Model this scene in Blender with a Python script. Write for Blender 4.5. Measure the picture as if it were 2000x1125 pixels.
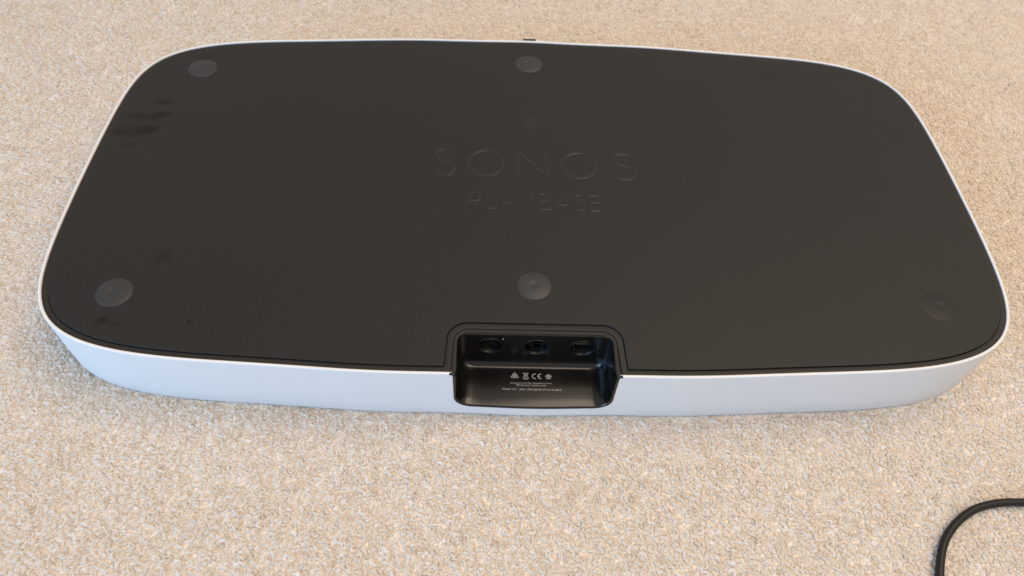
import bpy, bmesh, math, random
import numpy as np
from mathutils import Vector, Matrix, geometry

for o in list(bpy.data.objects): bpy.data.objects.remove(o)
SC = bpy.context.scene
COL = SC.collection
random.seed(7)
rng = np.random.default_rng(11)

# ------------------------------------------------------------------ camera
cam_d = bpy.data.cameras.new('camera'); cam = bpy.data.objects.new('camera', cam_d); COL.objects.link(cam)
cam.location = (-0.0357, -0.4491, 0.4981)
cam.rotation_euler = (0.6542, -0.0410, -0.0042)
cam_d.sensor_width = 36.0
cam_d.lens = 1487.75 / 2000 * 36.0
cam_d.clip_start = 0.01; cam_d.clip_end = 50
cam_d.dof.use_dof = True; cam_d.dof.focus_distance = 0.56; cam_d.dof.aperture_fstop = 11.0
SC.camera = cam

# ------------------------------------------------------------------ world and lamps (an indoor close-up)
w = bpy.data.worlds.new('World'); SC.world = w; w.use_nodes = True
bg = w.node_tree.nodes['Background']
bg.inputs[0].default_value = (1.0, 0.91, 0.83, 1); bg.inputs[1].default_value = 0.64
def lamp(name, loc, target, size, size_y, power, col):
    d = bpy.data.lights.new(name, 'AREA'); d.shape = 'RECTANGLE'; d.size = size; d.size_y = size_y
    d.energy = power; d.color = col
    o = bpy.data.objects.new(name, d); COL.objects.link(o); o.location = loc
    o.rotation_euler = (Vector(target) - Vector(loc)).to_track_quat('-Z', 'Y').to_euler()
    return o
lamp('window_light', (-1.50, -1.35, 0.62), (-0.1, -0.1, 0), 1.7, 1.0, 44, (0.27, 0.59, 1.0))
lamp('ceiling_light', (0.80, -0.10, 2.1), (0.25, 0, 0), 2.0, 1.6, 46, (1.0, 0.78, 0.585))
vs = SC.view_settings
SC.display_settings.display_device = 'sRGB'
vs.view_transform = 'Standard'; vs.look = 'None'; vs.exposure = 0.0; vs.gamma = 1.0; vs.use_curve_mapping = False

# ------------------------------------------------------------------ material helpers
def mat(name, col, rough=0.5, spec=0.5, metal=0.0):
    m = bpy.data.materials.new(name); m.use_nodes = True
    b = m.node_tree.nodes['Principled BSDF']
    b.inputs['Base Color'].default_value = (*col, 1); b.inputs['Roughness'].default_value = rough
    b.inputs['Specular IOR Level'].default_value = spec; b.inputs['Metallic'].default_value = metal
    return m, m.node_tree, b
def node(nt, kind, **kw):
    n = nt.nodes.new(kind)
    for k, v in kw.items():
        if k in ('operation', 'blend_type', 'data_type', 'noise_dimensions', 'feature', 'interpolation_type'): setattr(n, k, v)
        else: n.inputs[k.replace('_', ' ')].default_value = v
    return n
def coord(nt, what='Object'): return nt.nodes.new('ShaderNodeTexCoord').outputs[what]
def noise(nt, vec, scale, detail=3, rough=0.5):
    n = nt.nodes.new('ShaderNodeTexNoise'); nt.links.new(vec, n.inputs['Vector'])
    n.inputs['Scale'].default_value = scale; n.inputs['Detail'].default_value = detail; n.inputs['Roughness'].default_value = rough
    return n.outputs['Fac']
def maprange(nt, v, a, b, c, d, smooth=False):
    n = nt.nodes.new('ShaderNodeMapRange')
    if smooth: n.interpolation_type = 'SMOOTHSTEP'
    for i, x in enumerate((a, b, c, d)): n.inputs[i + 1].default_value = x
    nt.links.new(v, n.inputs[0]); return n.outputs[0]
def math_(nt, op, a, b):
    n = nt.nodes.new('ShaderNodeMath'); n.operation = op
    for i, x in enumerate((a, b)):
        if isinstance(x, (int, float)): n.inputs[i].default_value = x
        else: nt.links.new(x, n.inputs[i])
    return n.outputs[0]
def mixcol(nt, fac, a, b, mode='MIX'):
    n = nt.nodes.new('ShaderNodeMix'); n.data_type = 'RGBA'; n.blend_type = mode
    if isinstance(fac, (int, float)): n.inputs[0].default_value = fac
    else: nt.links.new(fac, n.inputs[0])
    for i, x in ((6, a), (7, b)):
        if isinstance(x, tuple): n.inputs[i].default_value = (*x, 1)
        else: nt.links.new(x, n.inputs[i])
    return n.outputs[2]
def bump(nt, b, h, strength, dist):
    n = nt.nodes.new('ShaderNodeBump'); n.inputs['Strength'].default_value = strength; n.inputs['Distance'].default_value = dist
    nt.links.new(h, n.inputs['Height']); nt.links.new(n.outputs[0], b.inputs['Normal'])

# white plastic housing
M_white, nt, b = mat('white_plastic', (0.63, 0.635, 0.635), 0.45, 0.35)
bump(nt, b, noise(nt, coord(nt), 2500, 2), 0.05, 0.0002)
# black satin plastic, finely grained
def black(name, col=(0.015, 0.014, 0.0125), rough=0.45, grain=True, spec=0.5):
    m, nt, b = mat(name, col, rough, spec)
    if grain:
        bump(nt, b, noise(nt, coord(nt), 3200, 2), 0.12, 0.00012)
    return m
M_black = black('black_satin_plastic', rough=0.42)
M_border = black('black_border_plastic', (0.017, 0.0155, 0.014), 0.50, True, 0.28)
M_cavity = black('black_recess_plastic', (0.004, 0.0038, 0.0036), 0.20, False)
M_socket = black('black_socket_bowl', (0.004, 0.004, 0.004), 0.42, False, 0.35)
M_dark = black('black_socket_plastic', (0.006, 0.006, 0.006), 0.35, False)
M_rubber = black('grey_rubber', (0.022, 0.0222, 0.0222), 0.52, True, 0.45)
M_rubber_shaded = black('shaded_rubber', (0.0128, 0.0122, 0.0115), 0.48, True, 0.27)  # the feet's rubber again, with the dimmer light at the right painted in
M_lens, _, _ = mat('smoked_lens', (0.045, 0.04, 0.03), 0.4)
M_print, _, _ = mat('grey_print', (0.34, 0.32, 0.30), 0.6, 0.3)
M_gold, _, _ = mat('gold_contact', (0.9, 0.7, 0.35), 0.3, 0.5, 1.0)
M_led, _, _ = mat('status_dot', (0.6, 0.6, 0.55), 0.4)

# panel: black satin plastic with finger marks where skin grease has dulled the dust bloom
M_panel, nt, b = mat('black_panel_plastic', (0.014, 0.013, 0.012), 0.50)
oc = coord(nt)
dist = nt.nodes.new('ShaderNodeVectorMath'); dist.operation = 'SUBTRACT'; dist.inputs[1].default_value = (0.5, 0.5, 0.5)
nz = nt.nodes.new('ShaderNodeTexNoise'); nz.inputs['Scale'].default_value = 60; nt.links.new(oc, nz.inputs['Vector'])
nt.links.new(nz.outputs['Color'], dist.inputs[0])
sc = nt.nodes.new('ShaderNodeVectorMath'); sc.operation = 'SCALE'; sc.inputs['Scale'].default_value = 0.012; nt.links.new(dist.outputs[0], sc.inputs[0])
ad = nt.nodes.new('ShaderNodeVectorMath'); ad.operation = 'ADD'; nt.links.new(oc, ad.inputs[0]); nt.links.new(sc.outputs[0], ad.inputs[1])
total = None
for (x, y, rx, ry, ang, st, soft) in [
        (-0.318, 0.0655, 0.014, 0.0064, 8, 0.9, .25), (-0.335, 0.064, 0.017, 0.0065, -6, .6, .2),
        (-0.322, 0.0490, 0.014, 0.0072, 12, 0.95, .3), (-0.341, 0.046, 0.015, 0.0090, 0, .7, .2),
        (-0.316, 0.0840, 0.013, 0.0040, -4, .6, .3), (-0.334, 0.030, 0.012, 0.004, 10, .35, .2),
        (-0.2725, -0.0905, 0.0070, 0.0100, -15, .5, .1), (-0.2985, -0.1480, 0.0065, 0.0055, 20, .8, .3),
        (-0.2860, -0.1500, 0.0070, 0.0040, 0, .4, .2), (-0.1647, -0.1199, 0.0014, 0.0010, 0, 1.0, .3),
        (-0.2387, -0.1470, 0.0022, 0.0018, 0, 1.0, .3), (-0.299, 0.150, 0.014, 0.007, 0, .35, .2),
        (0.322, 0.075, 0.022, 0.014, -60, .25, .1), (0.290, 0.125, 0.030, 0.011, -45, .22, .1),
        (0.225, 0.150, 0.022, 0.008, -12, .2, .1)]:
    mp = nt.nodes.new('ShaderNodeMapping'); mp.vector_type = 'TEXTURE'
    mp.inputs['Location'].default_value = (x, y, 0); mp.inputs['Rotation'].default_value = (0, 0, math.radians(ang))
    mp.inputs['Scale'].default_value = (rx, ry, 1000)
    nt.links.new(ad.outputs[0], mp.inputs['Vector'])
    ln = nt.nodes.new('ShaderNodeVectorMath'); ln.operation = 'LENGTH'; nt.links.new(mp.outputs[0], ln.inputs[0])
    mk = maprange(nt, ln.outputs['Value'], soft, 1.15, st, 0.0, True)
    total = mk if total is None else math_(nt, 'MAXIMUM', total, mk)
# faint pale rub mark above the raised lettering
mp = nt.nodes.new('ShaderNodeMapping'); mp.vector_type = 'TEXTURE'
mp.inputs['Location'].default_value = (0.001, 0.074, 0); mp.inputs['Scale'].default_value = (0.010, 0.013, 1000)
nt.links.new(ad.outputs[0], mp.inputs['Vector'])
ln = nt.nodes.new('ShaderNodeVectorMath'); ln.operation = 'LENGTH'; nt.links.new(mp.outputs[0], ln.inputs[0])
pale = maprange(nt, ln.outputs['Value'], 0.1, 1.2, 0.55, 0.0, True)
big = noise(nt, oc, 9, 3)
c0 = mixcol(nt, maprange(nt, big, 0.35, 0.65, 0, 1), (0.0126, 0.0120, 0.0113), (0.0130, 0.0127, 0.0118))
c1 = mixcol(nt, math_(nt, 'MULTIPLY', total, 0.60), c0, (0.006, 0.005, 0.0045))
c2 = mixcol(nt, pale, c1, (0.026, 0.022, 0.021))
fine = noise(nt, oc, 450, 3)
c3 = mixcol(nt, 0.25, c2, mixcol(nt, maprange(nt, fine, .3, .7, 0, 1), (0.009, 0.008, 0.0075), (0.022, 0.020, 0.018)))
nt.links.new(c3, b.inputs['Base Color'])
r0 = maprange(nt, noise(nt, oc, 14, 4), 0.3, 0.7, 0.47, 0.53)
nt.links.new(math_(nt, 'SUBTRACT', r0, math_(nt, 'MULTIPLY', total, 0.02)), b.inputs['Roughness'])
sp = math_(nt, 'SUBTRACT', 0.26, math_(nt, 'MULTIPLY', total, 0.14)); nt.links.new(sp, b.inputs['Specular IOR Level'])
bump(nt, b, noise(nt, oc, 3200, 2), 0.12, 0.00012)

M_letter = black('black_letter_plastic', (0.0136, 0.0130, 0.0122), 0.34, True, 0.36)
# power cable
M_cable, nt, b = mat('black_rubber_cable', (0.006, 0.006, 0.0065), 0.6, 0.3)
rr = maprange(nt, noise(nt, coord(nt), 260, 4, .6), 0.55, 0.72, 0.42, 0.25)
nt.links.new(rr, b.inputs['Roughness'])
spk = maprange(nt, noise(nt, coord(nt), 900, 2), 0.70, 0.76, 0, 1)
nt.links.new(mixcol(nt, spk, (0.006, 0.006, 0.0065), (0.12, 0.11, 0.10)), b.inputs['Base Color'])
bump(nt, b, noise(nt, coord(nt), 500, 3), 0.15, 0.0004)

# carpet yarn and backing
def yarn(name, inst):
    m, nt, b = mat(name, (0.6, 0.5, 0.4), 1.0, 0.04)
    pos = nt.nodes.new('ShaderNodeNewGeometry').outputs['Position']
    patch = maprange(nt, noise(nt, pos, 16, 4, .6), 0.30, 0.70, 0, 1)
    spot = maprange(nt, noise(nt, pos, 75, 2, .5), 0.52, 0.72, 0, 1)
    if inst:
        rnd = nt.nodes.new('ShaderNodeObjectInfo').outputs['Random']
        ramp = nt.nodes.new('ShaderNodeValToRGB'); nt.links.new(rnd, ramp.inputs[0])
        cr = ramp.color_ramp; cr.interpolation = 'LINEAR'
        cr.elements[0].position = 0.0; cr.elements[0].color = (0.66, 0.58, 0.49, 1)
        cr.elements[1].position = 1.0; cr.elements[1].color = (0.90, 0.86, 0.81, 1)
        for p, c in ((0.08, (0.75, 0.69, 0.60)), (0.5, (0.80, 0.74, 0.66)), (0.90, (0.84, 0.80, 0.745))):
            e = cr.elements.new(p); e.color = (*c, 1)
        base = ramp.outputs[0]
    else:
        base = mixcol(nt, maprange(nt, noise(nt, pos, 420, 3), .35, .65, 0, 1), (0.74, 0.67, 0.59), (0.84, 0.78, 0.71))
    c = mixcol(nt, math_(nt, 'MULTIPLY', patch, 0.35), base, (0.77, 0.685, 0.58), 'MIX')
    c = mixcol(nt, math_(nt, 'MULTIPLY', spot, 0.25), c, (0.70, 0.57, 0.44), 'MIX')
    nt.links.new(c, b.inputs['Base Color'])
    b.inputs['Sheen Weight'].default_value = 0.15
    if not inst: bump(nt, b, noise(nt, pos, 420, 3), 0.9, 0.003)
    else:                                       # wool lets some light through
        tr = nt.nodes.new('ShaderNodeBsdfTranslucent'); nt.links.new(c, tr.inputs['Color'])
        mx = nt.nodes.new('ShaderNodeMixShader'); mx.inputs[0].default_value = 0.34
        nt.links.new(b.outputs[0], mx.inputs[1]); nt.links.new(tr.outputs[0], mx.inputs[2])
        nt.links.new(mx.outputs[0], nt.nodes['Material Output'].inputs['Surface'])
    return m
M_yarn = yarn('loop_pile_yarn', True)
M_backing = yarn('carpet_backing', False)

# ------------------------------------------------------------------ object helpers
def link(name, me, m=None, parent=None, smooth=35):
    if m: me.materials.append(m)
    if smooth:
        for p in me.polygons: p.use_smooth = True
        me.set_sharp_from_angle(angle=math.radians(smooth))
    o = bpy.data.objects.new(name, me); COL.objects.link(o)
    if parent: o.parent = parent
    return o
def mesh(name, verts, faces):
    me = bpy.data.meshes.new(name); me.from_pydata([tuple(v) for v in verts], [], faces); me.update(); return me
def recalc(me):
    bm = bmesh.new(); bm.from_mesh(me); bmesh.ops.recalc_face_normals(bm, faces=bm.faces); bm.to_mesh(me); bm.free(); me.update()
def add_tube(V, F, path, r, n=8, cap=True, closed=False):
    path = [Vector(p) for p in path]; N = len(path); base = len(V); up = Vector((0.13, 0.21, 1)).normalized(); last = None
    for i, p in enumerate(path):
        if closed: t = path[(i + 1) % N] - path[i - 1]
        else: t = path[min(i + 1, N - 1)] - path[max(i - 1, 0)]
        t.normalize()
        a = t.cross(up) if last is None else last - t * last.dot(t)
        if a.length < 1e-6: a = t.orthogonal()
        a.normalize(); last = a; c = t.cross(a)
        rr = r[i] if hasattr(r, '__len__') else r
        for k in range(n):
            an = 2 * math.pi * k / n
            V.append(p + (a * math.cos(an) + c * math.sin(an)) * rr)
    M = N if closed else N - 1
    for i in range(M):
        j = (i + 1) % N
        for k in range(n):
            F.append((base + i * n + k, base + i * n + (k + 1) % n, base + j * n + (k + 1) % n, base + j * n + k))
    if cap and not closed:
        F.append(tuple(base + k for k in range(n))[::-1]); F.append(tuple(base + (N - 1) * n + k for k in range(n)))

# ------------------------------------------------------------------ plan outline of the speaker (metres)
PA, PB_, PN, PM = 0.3551, 0.1867, 5.6219, 6.4429
CE = [-0.0037, 0.0149, 0.0065, -0.0014, -0.0032, 0.0007]
SO = [0.0148, -0.0024, -0.0016]
H = 0.058
def radius(th):
    c, d = np.abs(np.cos(th)), np.abs(np.sin(th))
    r = np.minimum(PA / np.maximum(c, 1e-9), PB_ / np.maximum(d, 1e-9))
    for _ in range(14):
        f = (r * c / PA) ** PN + (r * d / PB_) ** PM - 1
        g = PN * (r * c / PA) ** PN / r + PM * (r * d / PB_) ** PM / r
        r = r - f / g
    h = 1.0
    for k, v in enumerate(CE): h = h + v * np.cos(2 * (k + 1) * th)
    for k, v in enumerate(SO): h = h + v * np.sin((2 * k + 1) * th)
    return r * h
TH = np.linspace(-math.pi / 2, 1.5 * math.pi, 4001)          # starts at the front middle, runs counter-clockwise
R_ = radius(TH); OUT = np.stack([R_ * np.cos(TH), R_ * np.sin(TH)], 1)
T_ = np.gradient(OUT, axis=0); T_ /= np.linalg.norm(T_, axis=1)[:, None]
NRM = np.stack([T_[:, 1], -T_[:, 0]], 1)
def offset(d): return OUT - NRM * d
def yfront(x, d=0.0):
    P = offset(d); a = P[:800]; b2 = P[-800:]
    q = np.concatenate([b2, a[1:]]); return float(np.interp(x, q[:, 0], q[:, 1]))
def resample(P, n):
    s = np.concatenate([[0], np.cumsum(np.linalg.norm(np.diff(P, axis=0), axis=1))])
    t = np.linspace(0, s[-1], n); return np.stack([np.interp(t, s, P[:, 0]), np.interp(t, s, P[:, 1])], 1)
def open_outline(d, xs, n=360):
    """the outline set in by d, from x=+xs at the front round the back to x=-xs at the front"""
    P = offset(d); i = 0
    while P[i, 0] < xs: i += 1
    j = len(P) - 1
    while P[j, 0] > -xs: j -= 1
    Q = np.concatenate([[[xs, yfront(xs, d)]], P[i:j + 1], [[-xs, yfront(-xs, d)]]])
    return resample(Q, n)
def arc(cx, cy, r, a0, a1, n): return [(cx + r * math.cos(math.radians(a0 + (a1 - a0) * i / n)), cy + r * math.sin(math.radians(a0 + (a1 - a0) * i / n))) for i in range(n + 1)]
def notched(d, wb, wf, yb, rb, rf, n=360):
    """closed outline with the recess: d inset, half widths back/front, back y, back and front corner radii"""
    O = open_outline(d, wf + rf, n)
    yl = yfront(-(wf + rf), d)
    left = arc(-(wf + rf), yl + rf, rf, -90, 0, 8)
    left[0] = (left[0][0], yl)
    backl = arc(-(wb - rb), yb - rb, rb, 180, 90, 12)
    half = left[1:] + backl
    other = [(-x, y) for x, y in reversed(half)]
    # the right front corner follows the outline's own height there
    return [tuple(p) for p in O] + half + other
def plate(name, outline, z0, z1, bev, m, parent, steps=3):
    """solid plate with a rounded upper edge; outline counter-clockwise"""
    P = np.array(outline); N = len(P)
    t = np.roll(P, -1, 0) - np.roll(P, 1, 0); t /= np.maximum(np.linalg.norm(t, axis=1)[:, None], 1e-9)
    nr = np.stack([t[:, 1], -t[:, 0]], 1)
    V, F = [], []
    rings = [(0, z0)] + [(bev * (1 - math.cos(a)), z1 - bev * (1 - math.sin(a))) for a in np.linspace(0, math.pi / 2, steps + 1)]
    for dd, z in rings:
        Q = P - nr * dd
        V += [(x, y, z) for x, y in Q]
    for r in range(len(rings) - 1):
        for i in range(N):
            j = (i + 1) % N; F.append((r * N + i, r * N + j, (r + 1) * N + j, (r + 1) * N + i))
    F.append(tuple((len(rings) - 1) * N + i for i in range(N)))
    me = mesh(name, V, F)
    o = link(name, me, m, parent, 50); me.polygons[len(F) - 1].use_smooth = False
    return o

# ------------------------------------------------------------------ carpet
def grid_plane(name, x0, x1, y0, y1, z, m):
    V = [(x0, y0, z), (x1, y0, z), (x1, y1, z), (x0, y1, z)]
    return link(name, mesh(name, V, [(0, 1, 2, 3)]), m, None, 0)
carpet = grid_plane('carpet', -3, 3, -3, 3, -0.0028, M_backing)
carpet['kind'] = 'structure'; carpet['label'] = 'beige carpet backing under the loop pile'

def make_nub(k):
    """one plump loop of plied yarn: a rounded bead with slanting ply ridges"""
    rr = random.Random(300 + k); nu, nv = 12, 18
    ln, wd, hg = rr.uniform(0.0019, 0.0027), rr.uniform(0.0010, 0.0014), rr.uniform(0.0015, 0.0022)
    plies = rr.choice((2.0, 2.5, 3.0)); slant = rr.choice((-1, 1)) * rr.uniform(0.8, 2.2); bend = rr.choice((-1, 1)) * rr.uniform(0.0006, 0.0020); ph = rr.uniform(0, 6)
    V, F = [], []
    for i in range(nu + 1):
        u = -1 + 2 * i / nu; cu = math.sqrt(max(0.0, 1 - abs(u) ** 2.6))
        for j in range(nv + 1):
            a = math.pi * (-0.5 + 2.0 * j / nv)
            g = 1 + 0.16 * math.cos(plies * 2 * a + slant * 3 * u + ph) * (0.4 + 0.6 * cu)
            V.append((u * ln, math.cos(a) * wd * cu * g + bend * u * u * 1.6, math.sin(a) * hg * (0.15 + 0.85 * cu) * g - 0.0004))
    for i in range(nu):
        for j in range(nv):
            p = i * (nv + 1) + j; F.append((p, p + 1, p + nv + 2, p + nv + 1))
    return mesh('yarn_loop', V, F)
def make_tuft(kind, k):
    if kind == 'nub': return make_nub(k)
    V, F = [], []
    rr = random.Random(100 + k)
    R = rr.uniform(0.0013, 0.0020)
    lean = rr.uniform(-0.7, 0.7) if kind != 'curl' else rr.choice((-1, 1)) * rr.uniform(0.7, 1.4)
    span = {'arch': (-20, 200), 'curl': (-60, 270), 'wave': (0, 180)}[kind]
    strands = 3
    for s in range(strands):
        off = (s - 1) * 0.00066
        path = []
        ns = 9
        for i in range(ns + 1):
            t = i / ns
            a = math.radians(span[0] + (span[1] - span[0]) * t)
            tw = (s * 2.1 + t * 4.5)
            x = math.cos(a) * R
            z = math.sin(a) * R * (0.75 if kind != 'curl' else 0.75)
            y = off + math.sin(a * 1.3 + k) * 0.0005 + 0.00022 * math.cos(tw)
            z += 0.00022 * math.sin(tw)
            if kind == 'curl': y += t * 0.0013
            if kind == 'wave': y += math.sin(t * math.pi * 2) * 0.0009
            path.append((x, y, z))
        radp = [0.00047 * (0.75 + 0.35 * math.sin(math.pi * i / ns)) for i in range(ns + 1)]
        add_tube(V, F, path, radp, 6, True)
    M = Matrix.Rotation(lean, 3, 'X')
    V = [M @ v for v in V]
    return mesh('yarn_loop', V, F)
tufts = bpy.data.collections.new('yarn_loops')      # only a source for the pile's instances, not linked to the scene
kinds = ['nub'] * 16
for k, kd in enumerate(kinds):
    me = make_tuft(kd, k); me.materials.append(M_yarn)
    for p in me.polygons: p.use_smooth = True
    o = bpy.data.objects.new('yarn_loop', me); tufts.objects.link(o)

SP = 0.0027
xs = np.arange(-0.85, 0.85, SP); ys = np.arange(-0.46, 0.70, SP * 0.9)
X, Y = np.meshgrid(xs, ys); X = X + (np.arange(len(ys)) % 2)[:, None] * SP / 2
P = np.stack([X.ravel(), Y.ravel()], 1); P += rng.uniform(-0.5, 0.5, P.shape) * SP * 1.0
th = np.arctan2(P[:, 1], P[:, 0]); keep = np.hypot(P[:, 0], P[:, 1]) > radius(th) + 0.0010
P = P[keep]
# gentle unevenness of the pile
zz = -0.0030 + 0.00012 * np.sin(P[:, 0] * 61 + 3 * np.sin(P[:, 1] * 23)) * np.sin(P[:, 1] * 53 + 2 * np.sin(P[:, 0] * 31)) + rng.uniform(-0.0005, 0.0004, len(P))
pm = bpy.data.meshes.new('carpet_pile'); pm.vertices.add(len(P))
pm.vertices.foreach_set('co', np.column_stack([P, zz]).astype(np.float32).ravel()); pm.update()
pile = bpy.data.objects.new('carpet_pile', pm); COL.objects.link(pile)
pm.materials.append(M_yarn)
pile['kind'] = 'stuff'; pile['label'] = 'cream and beige looped wool pile covering the carpet'
ng = bpy.data.node_groups.new('pile_loops', 'GeometryNodeTree')
ng.interface.new_socket('Geometry', in_out='INPUT', socket_type='NodeSocketGeometry')
ng.interface.new_socket('Geometry', in_out='OUTPUT', socket_type='NodeSocketGeometry')
gi = ng.nodes.new('NodeGroupInput'); go = ng.nodes.new('NodeGroupOutput')
iop = ng.nodes.new('GeometryNodeInstanceOnPoints'); ci = ng.nodes.new('GeometryNodeCollectionInfo')
ci.inputs['Collection'].default_value = tufts; ci.inputs['Separate Children'].default_value = True; ci.inputs['Reset Children'].default_value = True
iop.inputs['Pick Instance'].default_value = True
rv = ng.nodes.new('FunctionNodeRandomValue'); rv.data_type = 'FLOAT_VECTOR'
rv.inputs[0].default_value = (-0.45, -0.35, 0); rv.inputs[1].default_value = (0.45, 0.35, 6.283)
rs = ng.nodes.new('FunctionNodeRandomValue'); rs.data_type = 'FLOAT'; rs.inputs[2].default_value = 0.90; rs.inputs[3].default_value = 1.40; rs.inputs['Seed'].default_value = 5
ri = ng.nodes.new('FunctionNodeRandomValue'); ri.data_type = 'INT'; ri.inputs['Seed'].default_value = 9
[i_ for i_ in ri.inputs if i_.name == 'Min' and i_.enabled][0].default_value = 0
[i_ for i_ in ri.inputs if i_.name == 'Max' and i_.enabled][0].default_value = len(kinds) - 1
L = ng.links.new
L([o_ for o_ in ri.outputs if o_.enabled][0], iop.inputs['Instance Index'])
L(gi.outputs[0], iop.inputs['Points']); L(ci.outputs[0], iop.inputs['Instance'])
L(rv.outputs[0], iop.inputs['Rotation']); L(rs.outputs[1], iop.inputs['Scale']); L(iop.outputs[0], go.inputs[0])
pile.modifiers.new('loops', 'NODES').node_group = ng

# ------------------------------------------------------------------ the speaker base, lying upside down
root = bpy.data.objects.new('speaker_base', None); COL.objects.link(root); root.empty_display_size = 0.1
root['label'] = 'white soundbase speaker lying upside down with its black underside and ports showing'
root['category'] = 'speaker'

# --- cross profile of the recess (half): (x half width, z, outward direction) from the flange in to the floor
ZT = H - 0.0012                       # level of the border and the flange
FLZ = 0.0170                          # recess floor
W0, YB0, RB0 = 0.0568, -0.1474, 0.0100
prof = [(0.0, 0.0, ZT - 0.0010, (1, 0)), (0.0, 0.0, ZT - 0.0002, (1, 0)), (0.0002, 0.0002, ZT, (1, 0)),
        (0.0018, 0.0020, ZT, (1, 0)), (0.0023, 0.0025, ZT - 0.0002, (1, 0)), (0.0026, 0.0028, ZT - 0.0008, (1, 0)),
        (0.0028, 0.0028, 0.0530, (1, 0)), (0.0029, 0.0028, 0.0380, (1, 0)), (0.0030, 0.0028, 0.0255, (1, 0))]
RF = 0.0090
for a in np.linspace(0, 90, 9)[1:]:
    ar = math.radians(a)
    prof.append((0.0031 + 0.0105 * (1 - math.cos(ar)), 0.0028 + RF * 0.5 * (1 - math.cos(ar)), FLZ + RF * (1 - math.sin(ar)), (math.cos(ar), -math.sin(ar))))
prof[8] = (0.0030, 0.0028, 0.0255, (1, 0))
SIDE = [0, .0003, .0008, .0014, .0021, .003, .004, .0052, .0066, .010, .015, .020]   # distances back from the front face
ROLL = 0.0015
def roll(s):
    q = max(0.0, 1 - s / 0.0066); return ROLL * (1 - math.sqrt(max(0, 1 - q * q)))
def ring(ix, iy, z, dr):
    """left half of one ring, from the front face to the back middle"""
    w_ = W0 - ix; yb = YB0 - iy; rb = max(RB0 - ix, 0.0035); pts = []
    for s in SIDE:
        e = roll(s); x = w_ + e * dr[0]; zz_ = z + e * dr[1]
        pts.append((-x, yfront(-x) + 0.0001 + s, zz_))
    for (x, y) in arc(-(w_ - rb), yb - rb, rb, 180, 90, 8): pts.append((x, y, z))
    return pts
rings = [ring(*p) for p in prof]
NL = len(rings[0])
V, F = [], []
for rg in rings: V += rg + [(-x, y, z) for x, y, z in reversed(rg)]
NR = 2 * NL
PATCH = (6, 8)                        # rows whose straight back part is replaced by the socket wall
for r in range(len(rings) - 1):
    for i in range(NR - 1):
        if i == NL - 1 and PATCH[0] <= r < PATCH[1]: continue
        F.append((r * NR + i, r * NR + i + 1, (r + 1) * NR + i + 1, (r + 1) * NR + i))
# floor: strips across between mirrored points, following the bow of the front
last = rings[-1]; K = 12; fl0 = len(V)
for i, (x, y, z) in enumerate(last):
    fade = max(0.0, 1 - i / (len(SIDE) - 1))
    for k in range(K + 1):
        xx = x + (-2 * x) * k / K
        V.append((xx, y + (yfront(xx) - yfront(x)) * fade, z))
for i in range(NL - 1):
    for k in range(K):
        a = fl0 + i * (K + 1) + k; F.append((a, a + 1, a + K + 2, a + K + 1))
# flush front strip round the opening
fs = len(V); ST = 0.0008; front = []
for rg, p in zip(rings, prof): front.append((rg[0], p[3]))
cut = []
seq = [(x, z, d) for ((x, y, z), d) in front[1:]]
full = [(x, z, (-d[0], d[1])) for x, z, d in seq] + [(seq[-1][0] * (1 - 2 * k / K), seq[-1][1], (0, -1)) for k in range(1, K)] + [(-x, z, (d[0], d[1])) for x, z, d in reversed(seq)]
for x, z, d in full:
    x2, z2 = x + d[0] * ST, z + d[1] * ST
    V.append((x, yfront(x) + 0.0001, z)); V.append((x2, yfront(x2) - 0.0001, z2)); cut.append((x2, z2))
    V.append((x2, yfront(x2) + 0.002, z2))
for i in range(len(full) - 1):
    a = fs + 3 * i; F.append((a, a + 3, a + 4, a + 1)); F.append((a + 1, a + 4, a + 5, a + 2))
me = mesh('cable_recess', V, F)
bm = bmesh.new(); bm.from_mesh(me); bmesh.ops.remove_doubles(bm, verts=bm.verts, dist=2e-6); bmesh.ops.recalc_face_normals(bm, faces=bm.faces); bm.to_mesh(me); bm.free()
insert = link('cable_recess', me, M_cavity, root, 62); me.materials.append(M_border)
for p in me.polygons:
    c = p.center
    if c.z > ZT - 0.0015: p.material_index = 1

# socket wall with three round openings
yW = YB0 - 0.0028
def rowx(r): return W0 - prof[r][0] - max(RB0 - prof[r][0], 0.0035)
poly = [(-rowx(6), 0.0530), (-rowx(7), prof[7][2]), (-rowx(8), 0.0255), (rowx(8), 0.0255), (rowx(7), prof[7][2]), (rowx(6), 0.0530)]
PORTS = [(-0.0315, 0.0402, 0.0095), (0.0018, 0.0392, 0.0095), (0.0347, 0.0390, 0.0095)]
loops = [[Vector((x, z, 0)) for x, z in poly]]
for (cx, cz, r) in PORTS: loops.append([Vector((cx + r * math.cos(-2 * math.pi * k / 40), cz + r * math.sin(-2 * math.pi * k / 40), 0)) for k in range(40)])
tris = geometry.tessellate_polygon(loops); allp = [p for l in loops for p in l]
me = mesh('socket_wall', [(p.x, yW, p.y) for p in allp], [tuple(t) for t in tris]); recalc(me)
link('socket_wall', me, M_cavity, insert, 0)

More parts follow.
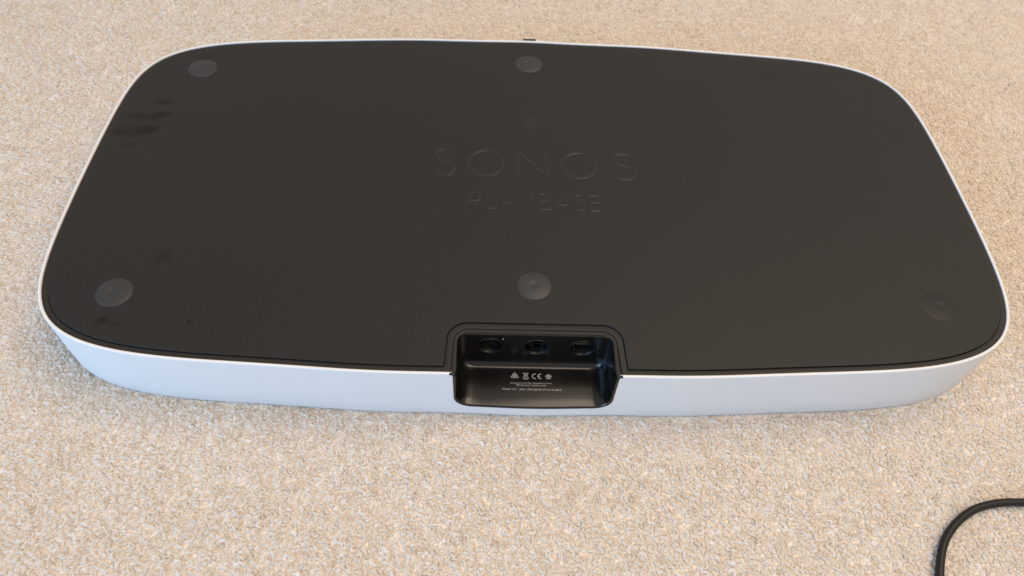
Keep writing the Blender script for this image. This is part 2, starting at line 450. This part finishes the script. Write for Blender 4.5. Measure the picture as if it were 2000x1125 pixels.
def socket(name, cx, cz, r, kind):
    V, F = [], []
    n = 40
    # (radius, depth into the wall); a rounded lip, a sloping bowl and a flat floor
    pr = [(r, 0), (r - 0.0002, -0.0004), (r - 0.0007, -0.0004), (r - 0.0011, 0.0002), (r - 0.0015, 0.0020), (r - 0.0022, 0.0050)]
    for rr_, d in pr:
        for k in range(n):
            a = 2 * math.pi * k / n; V.append((cx + rr_ * math.cos(a), yW + d, cz + rr_ * math.sin(a)))
    for i in range(len(pr) - 1):
        for k in range(n): F.append((i * n + k, i * n + (k + 1) % n, (i + 1) * n + (k + 1) % n, (i + 1) * n + k))
    F.append(tuple((len(pr) - 1) * n + k for k in range(n)))
    me = mesh(name, V, F); recalc(me)
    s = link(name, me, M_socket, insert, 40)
    return s
def box(V, F, x0, x1, y0, y1, z0, z1):
    b0 = len(V)
    V += [(x0, y0, z0), (x1, y0, z0), (x1, y1, z0), (x0, y1, z0), (x0, y0, z1), (x1, y0, z1), (x1, y1, z1), (x0, y1, z1)]
    F += [(b0 + a, b0 + b_, b0 + c, b0 + d) for a, b_, c, d in ((0, 3, 2, 1), (4, 5, 6, 7), (0, 1, 5, 4), (1, 2, 6, 5), (2, 3, 7, 6), (3, 0, 4, 7))]
s1 = socket('power_socket', *PORTS[0], 'power')
s2 = socket('optical_socket', *PORTS[1], 'optical')
s3 = socket('network_socket', *PORTS[2], 'network')
# power socket: figure-of-eight well (dark) and two pins
V, F = [], []
for dx in (-0.0042, 0.0042):
    add_tube(V, F, [(PORTS[0][0] + dx, yW + 0.0049, PORTS[0][1]), (PORTS[0][0] + dx, yW + 0.0012, PORTS[0][1])], 0.0011, 10)
me = mesh('pin_pair', V, F); link('power_pins', me, M_dark, insert)
# optical socket: square collar with a shutter
cx, cz, r = PORTS[1]; V, F = [], []
for (x0, x1, z0, z1) in ((-0.0036, 0.0036, 0.0027, 0.0036), (-0.0036, 0.0036, -0.0036, -0.0027), (-0.0036, -0.0027, -0.0027, 0.0027), (0.0027, 0.0036, -0.0027, 0.0027)):
    box(V, F, cx + x0, cx + x1, yW + 0.0004, yW + 0.0052, cz + 0.001 + z0, cz + 0.001 + z1)
link('socket_collar', mesh('socket_collar', V, F), M_cavity, insert, 30)
V, F = [], []; box(V, F, cx - 0.0027, cx + 0.0027, yW + 0.0040, yW + 0.0050, cz - 0.0017, cz + 0.0037)
link('shutter', mesh('shutter', V, F), M_dark, insert, 30)
# network socket: dark collar with eight gold contacts
cx, cz, r = PORTS[2]; V, F = [], []
for (x0, x1, z0, z1) in ((-0.0066, 0.0066, 0.0040, 0.0050), (-0.0066, 0.0066, -0.0050, -0.0038), (-0.0066, -0.0058, -0.0038, 0.0040), (0.0058, 0.0066, -0.0038, 0.0040)):
    box(V, F, cx + x0, cx + x1, yW + 0.0006, yW + 0.0052, cz + z0, cz + z1)
link('socket_collar', mesh('socket_collar', V, F), M_dark, insert, 30)
V, F = [], []; box(V, F, -0.00026, 0.00026, 0, 0.0022, -0.0006, 0.0006)
cm = mesh('gold_contact', V, F)
for k in range(8):
    c_ = link('gold_contact', cm, M_gold if k == 0 else None, insert, 0); c_.location = (cx - 0.0036 + k * 0.00102, yW + 0.0002, cz + 0.0056)
V, F = [], []; add_tube(V, F, [(-0.0222, yW + 0.0004, 0.0492), (-0.0222, yW - 0.0003, 0.0492)], 0.0004, 10)
link('status_dot', mesh('status_dot', V, F), M_led, insert)

# --- white housing: rim and wall, open where the recess leaves it
XS = abs(cut[0][0]) - 0.0006
ringsO = [(0.0021, H - 0.0040, 1), (0.0021, H - 0.0005, 1), (0.0018, H - 0.00015, 1), (0.0014, H, 1), (0.0010, H, 1), (0.0005, H - 0.0001, 1),
          (0.00015, H - 0.0004, 1), (0.0, H - 0.0010, 1), (0.0, 0.045, .9995), (0.0, 0.030, .999), (0.0, 0.015, .998), (0.0002, 0.004, .9965), (0.0010, 0.001, .996), (0.003, -0.0008, .994), (0.006, -0.0022, .992)]
NO = 420; V, F = [], []
XF = 0.0780                                  # the plain wall stops here; a frame of faces leads from it to the opening
for k, (d, z, s) in enumerate(ringsO):
    Q = open_outline(d, XS if k < 8 else XF, NO)
    V += [(x, y * s, z) for i, (x, y) in enumerate(Q)]
q7 = len(V); V += [(x, y, H - 0.0010) for x, y in open_outline(0.0, XF, NO)]
def row(r): return q7 if r == 7.5 else r * NO
for a, b_ in [(0, 1), (1, 2), (2, 3), (3, 4), (4, 5), (5, 6), (6, 7), (7.5, 8)] + [(r, r + 1) for r in range(8, len(ringsO) - 1)]:
    for i in range(NO - 1): F.append((row(a) + i, row(b_) + i, row(b_) + i + 1, row(a) + i + 1))
for e in (0, NO - 1):                       # closed ends of the rim at the recess
    F.append(tuple(r * NO + e for r in range(8)))
top = [(-XS, H - 0.0010)] + cut + [(XS, H - 0.0010)]
NT = len(top); ZB = -0.0022; f0 = len(V); ROWS = 14
sidez = cut[8][1]; xfl = abs(cut[len(prof) - 1][0])
def frame_point(i, x, z):
    sg = -1 if i < NT / 2 else 1; k = i if sg < 0 else NT - 1 - i
    if k <= 9: t = k / 9; return (sg * XF, z if k else H - 0.0010)
    if k <= 13: return (sg * XF, (0.015, 0.004, 0.001, -0.0008)[k - 10])
    if k <= 17: return (sg * (XF + (xfl - XF) * (k - 14) / 3), ZB)
    return (x, ZB)
zr = [q[1] for q in ringsO][::-1][:8]; dr_ = [q[0] for q in ringsO][::-1][:8]; sr = [q[2] for q in ringsO][::-1][:8]
for i, (x, z) in enumerate(top):
    xb, zb = frame_point(i, x, z)
    for r in range(ROWS + 1):
        t = r / ROWS; zz_ = z + (zb - z) * t; xx = x + (xb - x) * t
        V.append((xx, yfront(xx, float(np.interp(zz_, zr, dr_))) * float(np.interp(zz_, zr, sr)), zz_))
for i in range(NT - 1):
    for r in range(ROWS):
        a = f0 + i * (ROWS + 1) + r; F.append((a, a + 1, a + ROWS + 2, a + ROWS + 1))
# return of the cut edge into the body, so the opening has thickness
e0 = len(V)
for (x, z) in top: V.append((x, yfront(x) + 0.0025, z))
for i in range(NT - 1): F.append((f0 + i * (ROWS + 1), f0 + (i + 1) * (ROWS + 1), e0 + i + 1, e0 + i))
me = mesh('white_housing', V, F); recalc(me)
link('housing', me, M_white, root, 32)

# --- black underside: border, raised panel
GW = 0.00045
bo = notched(0.0023, 0.0570, 0.0583, -0.1470, 0.0102, 0.0014)
bi = notched(0.0023 + 0.0040, 0.0570 + 0.0042, 0.0576 + 0.0046, -0.1470 + 0.0044, 0.0135, 0.0009)
N = len(bo); V, F = [], []
def nrm2(P):
    P = np.array(P); t = np.roll(P, -1, 0) - np.roll(P, 1, 0); t /= np.maximum(np.linalg.norm(t, axis=1)[:, None], 1e-9)
    return P, np.stack([t[:, 1], -t[:, 0]], 1)
Po, no = nrm2(bo); Pi, ni = nrm2(bi)
rr_ = [(Po, ZT - 0.003), (Po, ZT - 0.0003), (Po - no * 0.0002, ZT - 0.00004), (Po - no * 0.0005, ZT), (Pi + ni * 0.0004, ZT), (Pi + ni * 0.0001, ZT - 0.0001), (Pi, ZT - 0.0004), (Pi, ZT - 0.003)]
for Q, z in rr_: V += [(x, y, z) for x, y in Q]
for r in range(len(rr_) - 1):
    for i in range(N): j = (i + 1) % N; F.append((r * N + i, r * N + j, (r + 1) * N + j, (r + 1) * N + i))
border = link('border', mesh('border', V, F), M_border, root, 50)
ZP = H - 0.0002
pn = notched(0.0023 + 0.0040 + GW, 0.0570 + 0.0042 + GW, 0.0576 + 0.0046 + GW, -0.1470 + 0.0044 + GW, 0.0140, 0.0005)
panel = plate('underside_panel', pn, ZT - 0.003, ZP, 0.0004, M_panel, root)
# dark channel under the joints
ch = notched(0.0020, 0.0555, 0.0560, -0.1484, 0.0095, 0.0040)
plate('joint_channel', ch, ZT - 0.006, ZT - 0.0020, 0.0001, M_dark, root)

# --- rubber feet: shallow cones with a dimple
def foot_mesh():
    prf = [(0.0128, -0.0006), (0.0127, 0.0), (0.0122, 0.0003), (0.0085, 0.0009), (0.0048, 0.0014), (0.0038, 0.00145), (0.0030, 0.0012), (0.0022, 0.0009), (0.0014, 0.0008)]
    n = 48; V, F = [], []
    for r, z in prf:
        for k in range(n): a = 2 * math.pi * k / n; V.append((r * math.cos(a), r * math.sin(a), z))
    for i in range(len(prf) - 1):
        for k in range(n): F.append((i * n + k, i * n + (k + 1) % n, (i + 1) * n + (k + 1) % n, (i + 1) * n + k))
    F.append(tuple((len(prf) - 1) * n + k for k in range(n)))
    me = mesh('rubber_foot', V, F); me.materials.append(M_rubber); return me
fm = foot_mesh()
fm2 = fm.copy(); fm2.materials[0] = M_rubber_shaded         # right-hand feet darkened and flattened to imitate the weaker light on them
for v in fm2.vertices: v.co.z *= 0.45
for i, (x, y) in enumerate([(-0.2975, 0.1334), (-0.2978, -0.1228), (0.2985, -0.1200), (0.2985, 0.1334), (0.0008, 0.1550), (0.0, -0.1088)]):
    f = link('rubber_foot', fm if i not in (2, 3) else fm2, None, panel, 28 if i in (0, 2) else 0); f.location = (x, y, ZP)
    f.rotation_euler = (0, 0, i * 1.1)
    if i == 3: f.scale = (1, 1, 0.45)  # flattened further, so this foot fades as if hardly lit

# --- raised lettering and print
def text_mesh(body, size, extrude=0.0, bevel=0.0, off=0.0, space=1.0, align='CENTER'):
    c = bpy.data.curves.new('lettering', 'FONT'); c.body = body; c.size = size; c.align_x = align
    c.extrude = extrude; c.bevel_depth = bevel; c.bevel_resolution = 2; c.offset = off; c.space_character = space; c.resolution_u = 6
    o = bpy.data.objects.new('lettering', c); COL.objects.link(o)
    bpy.context.view_layer.update()
    me = bpy.data.meshes.new_from_object(o.evaluated_get(bpy.context.evaluated_depsgraph_get()))
    bpy.data.objects.remove(o); bpy.data.curves.remove(c); return me
def catmull(P, n=6):
    P = [Vector((x, y, 0)) for x, y in P]; out = []
    for i in range(len(P) - 1):
        p0, p1, p2, p3 = P[max(i - 1, 0)], P[i], P[i + 1], P[min(i + 2, len(P) - 1)]
        for k in range(n):
            t = k / n; out.append(0.5 * ((2 * p1) + (p2 - p0) * t + (2 * p0 - 5 * p1 + 4 * p2 - p3) * t * t + (3 * p1 - p0 - 3 * p2 + p3) * t ** 3))
    out.append(P[-1]); return [(p.x, p.y) for p in out]
GLYPH = {   # centre lines of the strokes in a unit box: (points, closed)
    'S': [(catmull([(.95, .80), (.80, .95), (.5, 1.0), (.19, .94), (.05, .76), (.18, .60), (.5, .51), (.83, .41), (.97, .23), (.82, .05), (.5, 0), (.19, .04), (.02, .19)]), False)],
    'O': [([(.5 + .5 * math.cos(2 * math.pi * k / 48), .5 + .5 * math.sin(2 * math.pi * k / 48)) for k in range(48)], True)],
    'N': [([(0, 0), (0, 1)], False), ([(0, 1), (1, 0)], False), ([(1, 0), (1, 1)], False)],
    'P': [([(0, 0), (0, 1)], False), ([(0, 1), (.3, 1)] + catmull([(.55, 1), (.88, .93), (1, .73), (.88, .53), (.55, .46)]) + [(.3, .46), (0, .46)], False)],
    'L': [([(0, 1), (0, 0)], False), ([(0, 0), (1, 0)], False)],
    'A': [([(0, 0), (.5, 1)], False), ([(.5, 1), (1, 0)], False), ([(.18, .34), (.82, .34)], False)],
    'Y': [([(0, 1), (.5, .47)], False), ([(1, 1), (.5, .47)], False), ([(.5, .47), (.5, 0)], False)],
    'B': [([(0, 0), (0, 1)], False), ([(0, 1), (.3, 1)] + catmull([(.5, 1), (.82, .94), (.90, .77), (.82, .60), (.5, .54)]) + [(.3, .54), (0, .54)], False),
          ([(0, .54), (.3, .54)] + catmull([(.55, .54), (.90, .46), (1, .27), (.90, .07), (.55, 0)]) + [(.3, 0), (0, 0)], False)],
    'E': [([(0, 0), (0, 1)], False), ([(0, 1), (.95, 1)], False), ([(0, .52), (.88, .52)], False), ([(0, 0), (1, 0)], False)],
}
def letter(ch, x0, x1, y0, y1, r, hgt):
    """one raised letter of softly rounded strokes filling the box x0..x1, y0..y1"""
    V, F = [], []; w_, h_ = x1 - x0 - 2 * r, y1 - y0 - 2 * r
    for pts, closed in GLYPH[ch]:
        add_tube(V, F, [((x - .5) * w_, (y - .5) * h_, 0) for x, y in pts], r, 12, True, closed)
    V = [(v[0], v[1], v[2] / r * hgt) for v in V]
    o = link('raised_letter', mesh('raised_letter', V, F), M_letter, panel, 60); o.location = ((x0 + x1) / 2, (y0 + y1) / 2, ZP)
for ch, x0, x1 in (('S', -0.0815, -0.0610), ('O', -0.0535, -0.0215), ('N', -0.0125, 0.0145), ('O', 0.0245, 0.0565), ('S', 0.0680, 0.0890)):
    letter(ch, x0, x1, 0.0030, 0.0362, 0.00145, 0.00036)
for ch, c_, hw in zip('PLAYBASE', (-0.0455, -0.0318, -0.0178, -0.0033, 0.0108, 0.0250, 0.0385, 0.0508), (.0050, .0044, .0064, .0062, .0052, .0064, .0050, .0046)):
    letter(ch, c_ - hw, c_ + hw, -0.0328, -0.0140, 0.00100, 0.00029)

PZ = FLZ + 0.00012
def printed(body, x, y, size, sx=1.0):
    me = text_mesh(body, size)
    for v in me.vertices: v.co.x *= sx
    o = link('printed_text', me, M_print, insert, 0); o.location = (x, y, PZ); return o
def fit_text(body, x0, x1, y, size):
    me = text_mesh(body, size)
    co = np.array([v.co for v in me.vertices]); a, b_ = co.min(0), co.max(0); s = (x1 - x0) / (b_[0] - a[0])
    for v in me.vertices: v.co = ((v.co.x - a[0]) * s, v.co.y, 0)
    o = link('printed_text', me, M_print, insert, 0); o.location = (x0, y - 0.0006, PZ); return o
fit_text('Designed in the USA. Assembled in China.', -0.0158, 0.0148, -0.1668, 0.0016)
fit_text('100-240V 50/60Hz 2.0A', -0.0088, 0.0102, -0.1687, 0.0016)
fit_text('Model: S11', -0.0217, -0.0116, -0.1722, 0.0022)
fit_text('S/N: 1705 B8-E9-37-41-F5-80-F', -0.0093, 0.0211, -0.1724, 0.0022)
def strokes(name, lines, wd, cx, cy):
    V, F = [], []; lift = 0.0
    for pts, closed in lines:
        pts = [Vector((x, y, 0)) for x, y in pts]; n = len(pts); b0 = len(V)
        for i, p in enumerate(pts):
            if closed: t = pts[(i + 1) % n] - pts[i - 1]
            else: t = pts[min(i + 1, n - 1)] - pts[max(i - 1, 0)]
            t.normalize(); q = Vector((-t.y, t.x, 0)) * wd / 2
            V += [(p + q).to_tuple()[:2] + (lift,), (p - q).to_tuple()[:2] + (lift,)]
        for i in range(n if closed else n - 1):
            j = (i + 1) % n; F.append((b0 + 2 * i, b0 + 2 * i + 1, b0 + 2 * j + 1, b0 + 2 * j))
        lift += 0.00002
    o = link(name, mesh(name, V, F), M_print, insert, 0); o.location = (cx, cy - 0.0006, PZ); return o
def circ(cx, cy, r, a0=0, a1=360, n=20):
    return [(cx + r * math.cos(math.radians(a0 + (a1 - a0) * i / n)), cy + r * math.sin(math.radians(a0 + (a1 - a0) * i / n))) for i in range(n + (0 if a1 - a0 == 360 else 1))]
mm = 0.001
tri = [(-2.7, -1.9), (-2.3, -2.1), (2.3, -2.1), (2.7, -1.9), (2.65, -1.5), (0.35, 1.9), (0, 2.1), (-0.35, 1.9), (-2.65, -1.5)]
S_ = lambda P, s=mm: [(x * s, y * s) for x, y in P]
strokes('printed_symbol', [(S_(tri), True), (S_(circ(0, -0.6, 1.15)), True), (S_(circ(0, -0.6, 0.5, 40, 320, 12)), False)], 0.00042, -0.0128, -0.1598)
strokes('printed_symbol', [(S_([(-2.1, 2.0), (2.1, -1.9)]), False), (S_([(2.1, 2.0), (-2.1, -1.9)]), False), (S_([(-1.2, 1.5), (-0.8, -1.7), (0.8, -1.7), (1.2, 1.5)]), True),
                           (S_([(-1.5, 1.7), (1.5, 1.7)]), False), (S_([(-1.9, -2.75), (1.9, -2.75)]), False), (S_([(-1.9, -3.05), (1.9, -3.05)]), False)], 0.00034, -0.0047, -0.1598)
strokes('printed_symbol', [(S_(circ(-1.2, 0, 1.9, 70, 290, 16)), False), (S_(circ(2.9, 0, 1.9, 70, 290, 16)), False), (S_([(1.1, 0), (2.7, 0)]), False)], 0.00058, 0.0032, -0.1604)
strokes('printed_symbol', [(S_(circ(0, 0.3, 1.3, -20, 200, 14)), False), (S_([(-2.3, -0.1), (2.3, -0.1)]), False), (S_([(-2.3, 0.1), (-1.4, 0.5)]), False), (S_([(2.3, 0.1), (1.4, 0.5)]), False),
                           (S_([(-0.5, 0.4), (-0.5, 1.1)]), False), (S_([(0.4, 0.4), (0.4, 1.1)]), False), (S_([(-1.2, -1.0), (1.2, -1.0)]), False), (S_([(-1.8, -1.9), (1.8, -1.9)]), False)], 0.0005, 0.0120, -0.1604)
strokes('printed_symbol', [(S_([(-.6, -.6), (.6, -.6), (.6, .6), (-.6, .6)]), True), (S_([(-.25, -.25), (.25, -.25), (.25, .25), (-.25, .25)]), True), (S_([(.9, 0), (1.7, 0)]), False)], 0.00025, -0.0107, -0.1681)

# --- small lens on the far wall, just under the rim
V, F = [], []; yb = float(offset(0)[2000, 1])
box(V, F, -0.0042, 0.0082, yb - 0.0004, yb + 0.0024, H - 0.0090, H + 0.0002)
link('sensor_window', mesh('sensor_window', V, F), M_lens, root, 30)

# ------------------------------------------------------------------ power cable on the carpet
def spline(pts, n=24):
    out = []; P = [Vector(p) for p in pts]
    for i in range(len(P) - 1):
        p0, p1, p2, p3 = P[max(i - 1, 0)], P[i], P[i + 1], P[min(i + 2, len(P) - 1)]
        for k in range(n):
            t = k / n; out.append(0.5 * ((2 * p1) + (p2 - p0) * t + (2 * p0 - 5 * p1 + 4 * p2 - p3) * t * t + (3 * p1 - p0 - 3 * p2 + p3) * t ** 3))
    out.append(P[-1]); return out
CR = 0.0028
cz_ = CR + 0.0002
path = spline([(0.262, -0.41, cz_), (0.2585, -0.355, cz_), (0.2590, -0.3230, cz_), (0.2648, -0.2980, cz_), (0.2770, -0.2745, cz_), (0.2960, -0.2580, cz_), (0.3160, -0.2500, cz_), (0.3400, -0.2478, cz_), (0.372, -0.2505, cz_), (0.42, -0.262, cz_), (0.50, -0.275, cz_)])
path = [p + Vector((-0.0012, 0.0008, 0)) for p in path]
V, F = [], []; add_tube(V, F, path, CR, 20)
cb = link('power_cable', mesh('power_cable', V, F), M_cable, None, 60)
cb['label'] = 'black rubber power cable curving across the carpet in the near right corner'; cb['category'] = 'cable'
